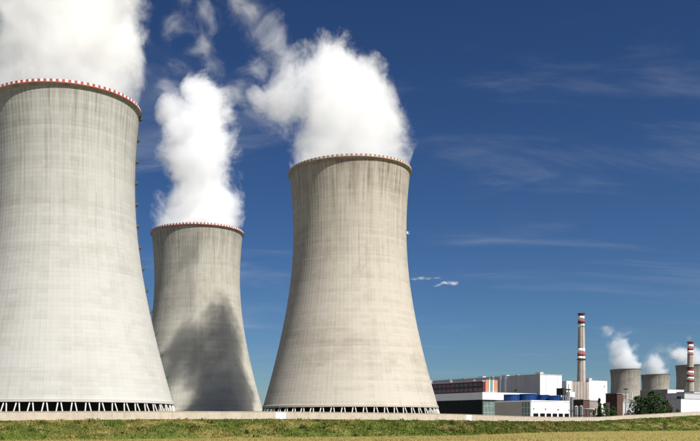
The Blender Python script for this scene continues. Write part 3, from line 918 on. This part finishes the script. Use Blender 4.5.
# --- right-hand group
RS = Bld('rusty_shed', 616.5, 700, 14, 10, 0, 'rust brown corrugated shed behind the young trees, left of the lamp mast')
zr = RS.zu(606, 394.0)
lr = RS.tu(605.5)
RS.block('wall', M['rust'], 0.2, lr, 0.2, 9, GZ, zr)
for i in range(16):
    a = 0.3 + i * (lr - 0.6) / 16
    RS.uf('cladding_panel', M['rust'], a, a + (lr - 0.6) / 16 - 0.12, GZ, zr - 0.1, 0.0, 0.18, v=0.15)
rf = RS.block('roof', M['roof'], -0.4, lr + 0.4, -0.4, 9.4, zr, zr + 0.5)
RB = Bld('equipment_house', 617.0, 640, 9, 22, 0, 'grey-white equipment house with pipes below the nearest distant cooling tower')
RB.block('wall', M['cl_grey'], 0, 9, 0, RB.tv(640), GZ, RB.zv(628, 402.5))
RB.block('stair_tower', M['rust'], -0.3, 6, -0.3, RB.tv(622.5), GZ, RB.zv(619, 394.5))
RB.block('roof', M['cl_grey'], -0.25, 9.2, RB.tv(622.6), RB.tv(640) + 0.2, RB.zv(628, 402.5), RB.zv(628, 401.6))
for i in range(6):
    q = RB.tv(624 + 2.4 * i)
    RB.vf('window', M['glass_dk'], q, q + 0.9, 4, 8, 0.05, 0.3)
for i in range(5):
    q = RB.tv(626 + 2.5 * i); h_ = RB.zv(630, 402 - [8, 3, 9, 4, 10][i])
    MB().tube([RB.c + U * 3 + V * q + Vector((0, 0, GZ)) + RB.off, RB.c + U * 3 + V * q + Vector((0, 0, h_)) + RB.off], 0.28, 8).build('pipe', M['steel'], RB.root, True)
MB().tube([RB.c + U * 3 + V * RB.tv(626) + Vector((0, 0, RB.zv(630, 394.5))) + RB.off, RB.c + U * 3 + V * RB.tv(636) + Vector((0, 0, RB.zv(630, 394.5))) + RB.off], 0.3, 8).build('pipe', M['steel'], RB.root, True)

mast = empty('lamp_mast', (P(625.6, 424, 600).x, 600, GZ)); tag(mast, 'dark floodlight mast with crossbar, in front of the nearest distant tower', 'lamp mast')
hm = P(0, 389.6, 600).z - GZ
MB().tube([(0, 0, 0), (0, 0, hm)], [0.32, 0.2], 10).build('pole', M['dark'], mast, True)
MB().box(-1.3, 1.3, -0.12, 0.12, hm - 0.05, hm + 0.2).build('crossbar', M['dark'], mast)
for q in (-1.1, -0.4, 0.4, 1.1):
    MB().quadbox((q - 0.28, -0.5, hm + 0.2), (0.56, 0, 0), (0, 0.5, 0.15), (0, -0.12, 0.45)).build('floodlight', M['dark'], mast)

Fb = Bld('long_store', 681.0, 660, 36, 40, 0, 'long store with grey side and bright white front at the right edge')
zf = Fb.zv(681, 398.6); luF = Fb.tu(655)
Fb.block('wall', M['cl_grey'], 0.2, luF, 0.2, 60, GZ, zf - 0.3)
Fb.block('roof', M['roof'], -0.2, luF + 0.2, -0.2, 60, zf - 0.3, zf)
for i in range(9):
    Fb.vf('cladding_panel', M['cl_white'], i * 6.5 + (0.25 if i == 0 else 0.05), i * 6.5 + 6.45, GZ, zf - 0.32, 0.0, 0.25)
for i in range(5):
    Fb.uf('cladding_panel', M['cl_grey'], i * luF / 5 + 0.06, (i + 1) * luF / 5 - 0.06, GZ, zf - 0.32, 0.0, 0.25)
Fb.block('roof_hut', M['dark'], 4, 7.5, 6, 9, zf, zf + 2.0)
Gb = Bld('far_store', 667.5, 900, 60, 36, 0, 'white gabled far store behind the long grey store')
zg = Gb.zv(668, 389.2); luG = Gb.tu(640)
Gb.block('wall', M['brown'], 0.2, luG, 0.2, Gb.tv(684), GZ, zg - 0.3)
Gb.block('roof', M['cl_grey'], -0.2, luG, -0.2, Gb.tv(684) + 0.2, zg - 0.3, zg)
for i in range(3):
    t_ = Gb.tv(684) / 3
    Gb.vf('cladding_panel', M['cl_white'], i * t_ + 0.2, (i + 1) * t_ - 0.05, GZ, zg - 0.32, 0.0, 0.25)
Hb = Bld('grey_annex', 684.5, 780, 20, 70, 0, 'low pale grey annex between the far store and the right chimney')
Hb.block('wall', M['cl_grey'], 0, 18, 0, 26, GZ, Hb.zv(686, 393.4))
Hb.block('roof', M['roof'], -0.3, 18.3, -0.3, 26.3, Hb.zv(686, 393.4), Hb.zv(686, 392.8))
Ib = Bld('white_store', 694.0, 820, 20, 60, 0, 'white store peeping out right of the banded chimney')
Ib.block('wall', M['cl_white'], 0, 18, 0, 60, GZ, Ib.zv(696, 392))
Ib.block('roof', M['roof'], -0.3, 18.3, -0.3, 60.3, Ib.zv(696, 392), Ib.zv(696, 391.4))

# --- mound of soil at the foot of the second tower
mv, mf = [], []
cmd = P(243, 424, 470); n_ = 24
for i in range(n_ + 1):
    for j in range(9):
        u_, v_ = i / n_, j / 8
        h_ = math.sin(math.pi * u_) ** 0.6 * math.sin(math.pi * v_) * (7.2 + math.sin(i * 1.3) * 0.6 + math.sin(i * 0.6 + j) * 0.5)
        mv.append(((u_ - 0.5) * 22, (v_ - 0.5) * 12, h_ - 0.2))
for i in range(n_):
    for j in range(8):
        a = i * 9 + j
        mf.append((a, a + 9, a + 10, a + 1))
mo = obj('soil_mound', mesh('soil_mound', mv, mf, M['soil'], True), loc=(cmd.x, cmd.y, GZ))
tag(mo, 'brown soil mound behind the wall, between the second and middle towers', 'mound')

# ------------------------------------------------------------------ trees
def tree(px, D, ytop, wid, label, mat, name='tree', gz=GZ, cone=False, nleaf=2600, base=0.12, seed=1, cat='tree', group='trees behind the wall'):
    rd = random.Random(seed)
    root = empty(name, ((px - CX) / F_PX * D, D, gz)); tag(root, label, cat, group)
    h = P(0, ytop, D).z - gz
    r = wid / 2 * D / F_PX
    tr = MB().tube([(0, 0, -0.2), (0.1, 0, h * 0.3), (0.0, 0.1, h * 0.6), (0.1, 0, h * 0.85)], [h * 0.024, h * 0.018, h * 0.011, h * 0.004], 8)
    lobes = []
    for i in range(15 if not cone else 12):
        t = base + (1 - base) * (i + 0.5) / (15 if not cone else 12)
        prof_ = (1 - t) ** 0.8 * 1.0 + 0.05 if cone else math.sin(math.pi * min(0.97, 0.14 + 0.82 * t)) ** 0.7
        a = rd.random() * 6.283
        rr = r * prof_
        off = rr * rd.uniform(0.25, 0.6)
        c = Vector((math.cos(a) * off, math.sin(a) * off, h * min(t, 0.93)))
        lobes.append((c, rr * rd.uniform(0.45, 0.7) + 0.2))
        tr.tube([(0, 0, c.z * 0.65), tuple(c * 0.6 + Vector((0, 0, c.z * 0.22))), tuple(c)], [h * 0.008, h * 0.005, h * 0.002], 5)
    tr.build('trunk', M['bark'], root, True)
    v, f = [], []
    ls = 0.028 * h + 0.10
    for _ in range(nleaf):
        c, lr_ = rd.choice(lobes)
        q = Vector((rd.gauss(0, 1), rd.gauss(0, 1), rd.gauss(0, 1))).normalized() * lr_ * rd.uniform(0.55, 1.12)
        q.z *= 0.85
        p_ = c + q
        if p_.z < h * base * 0.4: continue
        nrm = Vector((rd.gauss(0, 1), rd.gauss(0, 1), rd.gauss(0.5, 1))).normalized()
        a_ = nrm.orthogonal().normalized(); b_ = nrm.cross(a_)
        th = rd.random() * 6.283
        a_, b_ = a_ * math.cos(th) + b_ * math.sin(th), b_ * math.cos(th) - a_ * math.sin(th)
        s_ = ls * rd.uniform(0.5, 1.1)
        n0 = len(v)
        v += [p_ - a_ * s_, p_ + b_ * s_ * 0.5 + nrm * s_ * 0.2, p_ + a_ * s_, p_ - b_ * s_ * 0.5]
        f.append((n0, n0 + 1, n0 + 2, n0 + 3))
    obj('crown', mesh('crown', v, f, mat), root)
    return root
tree(653, 565, 391.3, 30, 'tallest, broadest dark green tree, in front of the long grey store', M['leaf1'], seed=3, nleaf=4200)
tree(637.5, 572, 396.0, 25, 'round dark tree left of the tallest tree', M['leaf1'], seed=4, nleaf=3400)
tree(664, 568, 399.5, 15, 'small green tree leaning against the tallest tree on its right', M['leaf2'], seed=5)
tree(599.5, 572, 397.0, 9.5, 'slender young tree with narrow crown before the far white hall', M['leaf1'], 'young_tree', cone=True, seed=6, nleaf=1800)
tree(605.5, 566, 402.5, 11, 'bushy young tree before the left end of the rusty shed', M['leaf2'], 'young_tree', seed=7, nleaf=1800)
tree(612.5, 570, 406.0, 11, 'low bushy young tree before the right end of the rusty shed', M['leaf1'], 'young_tree', seed=8, nleaf=1600)
for i, (px, yt, wd, mt, lb) in enumerate(((670.5, 406.3, 9, 'leaf3', 'reddish shrub below the grey side of the long store'), (644.5, 407.5, 10, 'leaf1', 'low dark shrub at the feet of the two big trees'),
                                      (628.5, 409.5, 8, 'leaf3', 'brownish shrub right under the lamp mast'), (594.0, 409.5, 7, 'leaf1', 'small dark shrub at the right end of the pipe bridge'), (677, 408.5, 8, 'leaf1', 'dark shrub by the corner of the white front'))):
    tree(px, 556, yt, wd, lb, M[mt], 'shrub', seed=20 + i, nleaf=900, base=0.02, cat='shrub', group='shrubs behind the wall')
# shrub on the bank
def bank_shrub(px, y, D, hpx, wpx, label, seed):
    p = P(px, y, D)
    best = min((bv[i * ROWS + j] for i in range(NB) for j in range(ROWS - 3)), key=lambda q: (q.x / q.y - p.x / p.y) ** 2 * 4e5 + (q.z / q.y - p.z / p.y) ** 2 * 4e6)
    D2 = best.y
    tree(px, D2, HOR - (best.z + hpx * D2 / F_PX) / D2 * F_PX, wpx, label, M['leaf1'], 'shrub', gz=best.z - 0.1, seed=seed, nleaf=700, base=0.02, cat='shrub', group='shrubs on the grassy bank')
bank_shrub(665, 429.5, 480, 6.5, 8, 'dark green shrub on the bank below the long store', 31)
bank_shrub(556, 427.5, 420, 4.5, 7, 'low dark shrub on the bank below the low white building', 32)
bank_shrub(247, 434, 255, 3.5, 6, 'small dark shrub on the bank below the second tower', 33)
bank_shrub(302, 429, 262, 3.5, 7, 'small dark shrub on the bank left of the middle tower', 34)
bank_shrub(453, 425, 300, 4.5, 9, 'low dark shrub on the bank below the dark glazed building', 35)

# ------------------------------------------------------------------ steam
def steam_mesh(name, blobs, dens, wisp, zcut, axis, rcut, nscale, amp, step, warp, seed, hullk, aniso, soft):
    """a hull round the ellipsoids; inside it the steam's density is eroded by turbulence"""
    bm = bmesh.new()
    for c, r in blobs:
        g = bmesh.ops.create_icosphere(bm, subdivisions=3, radius=1.0)['verts']
        for q in g:
            q.co = Vector((q.co.x * r[0], q.co.y * r[1], q.co.z * r[2])) * hullk + c
    me = bpy.data.meshes.new(name); bm.to_mesh(me); bm.free()
    tmp = bpy.data.objects.new('tmp', me); COL.objects.link(tmp)
    md = tmp.modifiers.new('r', 'REMESH'); md.mode = 'VOXEL'
    md.voxel_size = max(2.0, max(r[0] for c, r in blobs) * 0.12)
    dg = bpy.context.evaluated_depsgraph_get()
    me2 = bpy.data.meshes.new_from_object(tmp.evaluated_get(dg))
    bpy.data.objects.remove(tmp); bpy.data.meshes.remove(me)
    me2.name = name
    if zcut is not None:
        for q in me2.vertices:
            co = q.co
            if co.z < zcut + 14:
                d = Vector((co.x - axis[0], co.y - axis[1], 0))
                lim = rcut if co.z < zcut + 1.5 else rcut + (co.z - zcut - 1.5) * 0.3
                if d.length > lim:
                    d = d.normalized() * lim
                    co.x, co.y = axis[0] + d.x, axis[1] + d.y
                if co.z < zcut: co.z = zcut
    k = N(name)
    p = k.world()
    sv_ = k.vmath('ADD', p, (seed * 13.1, seed * 1.7, -seed * 5.3))
    wv = k.noise(sv_, 0.45 / nscale, 1.5, 0.5, color=True)
    wv = k.vmath('SCALE', k.vmath('SUBTRACT', wv, (0.5, 0.5, 0.5)), scale=nscale * warp * 2)
    q_ = k.vmath('ADD', p, wv)
    n_ = k.noise(k.vmath('ADD', q_, (seed * 3, 0, seed)), 1.0 / nscale, 5.5, 0.80)
    n_ = k.math('SUBTRACT', n_, 0.5)
    f = None
    for c, r in blobs:
        d = k.vmath('SUBTRACT', q_, tuple(c))
        d = k.vmath('MULTIPLY', d, (1 / r[0], 1 / r[1], 1 / r[2]))
        d = k.vmath('LENGTH', d, out=1)
        f = d if f is None else k.math('SMOOTH_MIN', f, d, 0.2)
    f = k.math('ADD', k.math('SUBTRACT', 0.70 if wisp else 1.0, f), k.math('MULTIPLY', n_, amp))
    if wisp:
        tot = k.math('MULTIPLY', k.math('POWER', k.ramp(f, 0.0, 1.1, smooth=False), 1.6), dens)
    else:
        tot = k.math('MULTIPLY', k.math('POWER', k.ramp(f, 0.0, soft, smooth=False), 1.5), dens)
    v = k.n('ShaderNodeVolumePrincipled')
    v.inputs['Color'].default_value = (1, 1, 1, 1)
    v.inputs['Anisotropy'].default_value = aniso
    k.t.links.new(tot, v.inputs['Density'])
    k.t.links.new(v.outputs[0], k.out.inputs['Volume'])
    k.m.cycles.volume_step_rate = step
    k.m.cycles.homogeneous_volume = False
    me2.materials.clear(); me2.materials.append(k.m)
    return me2
def plume(name, blobs, wisps, dens, wdens, label, group, zcut=None, axis=None, rcut=28.6, nscale=20.0, amp=1.0, step=0.3, cat='steam plume', warp=0.7, seed=0.0, hullk=1.25, aniso=-0.42, wamp=3.0, soft=0.2):
    root = None
    if blobs:
        root = obj(name, steam_mesh(name, blobs, dens, False, zcut, axis, rcut, nscale, amp, step, warp, seed, hullk, aniso, soft))
    if wisps:
        wm = steam_mesh('wisp', wisps, wdens, True, zcut, axis, rcut, nscale * 0.8, wamp, step, warp * 1.6, seed + 4.0, 1.15, aniso, soft)
        o = obj('wisp' if root else name, wm, root)
        root = root or o
    tag(root, label, cat, group)
    return root
WIND = 0.0
def pb_(px, y, rpx, D, sy=1.0, z0=None, sz=1.0):
    """ellipsoid seen at a pixel; steam above the rim is carried away from the camera by the wind"""
    dy = 0.0
    if z0 is not None:
        dy = max(0.0, (HOR - y) / F_PX * D - z0) * WIND
    s = (D + dy) / F_PX
    return (P(px, y, D + dy), (rpx * s, rpx * s * sy, rpx * s * sz))

SG = 'steam plumes of the three large cooling towers'
RZ = YARD_Z + H_T
def PB(lst, D, z0=RZ): return [pb_(q[0], q[1], q[2], D, z0=z0, sz=q[3] if len(q) > 3 else 1.0) for q in lst]
D, WIND = 339, 0.15
plume('steam_plume', PB([(65, 98, 76, 0.7), (65, 55, 76, 1.0), (69, 0, 77, 1.0), (69, -60, 75, 1.0), (62, -120, 66, 1.0)], D),
      PB([(140, 70, 14), (143, 30, 16), (146, -5, 18)], D), 0.10, 0.05, 'broad white steam plume rising from the largest tower at the left edge', SG, zcut=RZ - 1.0, axis=L1, amp=1.2, seed=2.0, nscale=16, hullk=1.22, soft=0.22)
D, WIND = 562, 0.3
plume('steam_plume', PB([(198, 232, 44, 0.6), (197, 204, 40), (197, 168, 39), (200, 138, 38), (209, 112, 28), (180, 116, 22), (202, 90, 19)], D),
      PB([(168, 100, 22), (180, 72, 20), (206, 66, 20), (192, 42, 22), (175, 24, 20), (205, 10, 22), (185, -8, 20)], D),
      0.09, 0.075, 'narrow white steam plume above the tower standing back, with thin wisps on top', SG, zcut=RZ - 1.0, axis=L2, amp=2.2, seed=11.0, nscale=20, soft=0.3)
D, WIND = 427, 0.65
plume('steam_plume', PB([(348, 172, 64, 0.5), (349, 142, 56), (350, 112, 50), (374, 128, 32), (332, 86, 46), (324, 66, 28), (346, 76, 26), (282, 93, 27), (260, 93, 18), (317, 140, 27)], D),
      PB([(288, 62, 26), (276, 46, 26), (264, 30, 26), (250, 16, 26), (238, 2, 26), (226, -16, 28), (250, -45, 34), (266, 120, 26), (288, 138, 24), (244, 94, 22), (252, 74, 18), (394, 126, 18)], D),
      0.068, 0.10, 'wide white steam plume above the middle tower, drifting to the left', SG, zcut=RZ - 1.0, axis=L3, amp=2.1, seed=23.0, nscale=20, soft=0.25)
WIND = 0.0
FS = 'thin steam plumes of the distant cooling towers'
D = 1764
plume('steam_plume', PB([(626, 368, 15, .5), (624, 360, 14), (622, 350, 11)], D, None), PB([(616, 344, 12), (612, 333, 11), (622, 336, 12), (605, 327, 8), (630, 348, 9), (626, 328, 8)], D, None), 0.05, 0.05,
      'wispy steam rising high above the small tower right of the first chimney', FS, zcut=FZ + H_T - 1, axis=L4, amp=2.2, soft=0.4, seed=31, nscale=34)
D = 1900
plume('steam_plume', PB([(656, 372, 14, .5), (654, 366, 12)], D, None), PB([(648, 360, 11), (642, 364, 9), (660, 362, 10)], D, None), 0.05, 0.05,
      'low thin steam over the smallest distant tower', FS, zcut=FZ + H_T - 4, axis=L5, amp=2.2, soft=0.4, seed=37, nscale=34)
D = 1640
plume('steam_plume', PB([(692, 364, 16, .5), (688, 358, 13), (678, 356, 11), (700, 360, 12)], D, None), PB([(668, 350, 10), (658, 347, 9), (674, 346, 9), (685, 335, 6), (664, 358, 9)], D, None), 0.05, 0.05,
      'steam behind the right chimney, drifting left from the last tower', FS, zcut=FZ + H_T - 1, axis=L6, amp=2.2, soft=0.4, seed=43, nscale=34)
# two small clouds low in the sky
CG = 'small clouds low in the sky'
D = 6000
plume('cloud', [], PB([(413, 278.9, 8, 0.18), (421, 277.9, 9, 0.24), (429, 278.2, 8, 0.18), (437, 278.6, 7, 0.14)], D, None), 0, 0.05, 'small flat cloud just right of the middle tower, upper of two', CG, nscale=75, seed=51, cat='cloud', warp=0.3, wamp=1.7, step=0.3)
plume('cloud', [], PB([(437, 284.9, 8, 0.18), (445, 283.9, 9, 0.22), (453, 282.7, 10, 0.3)], D, None), 0, 0.06, 'small flat cloud right of the middle tower, lower of two', CG, nscale=75, seed=57, cat='cloud', warp=0.3, wamp=1.7, step=0.3)
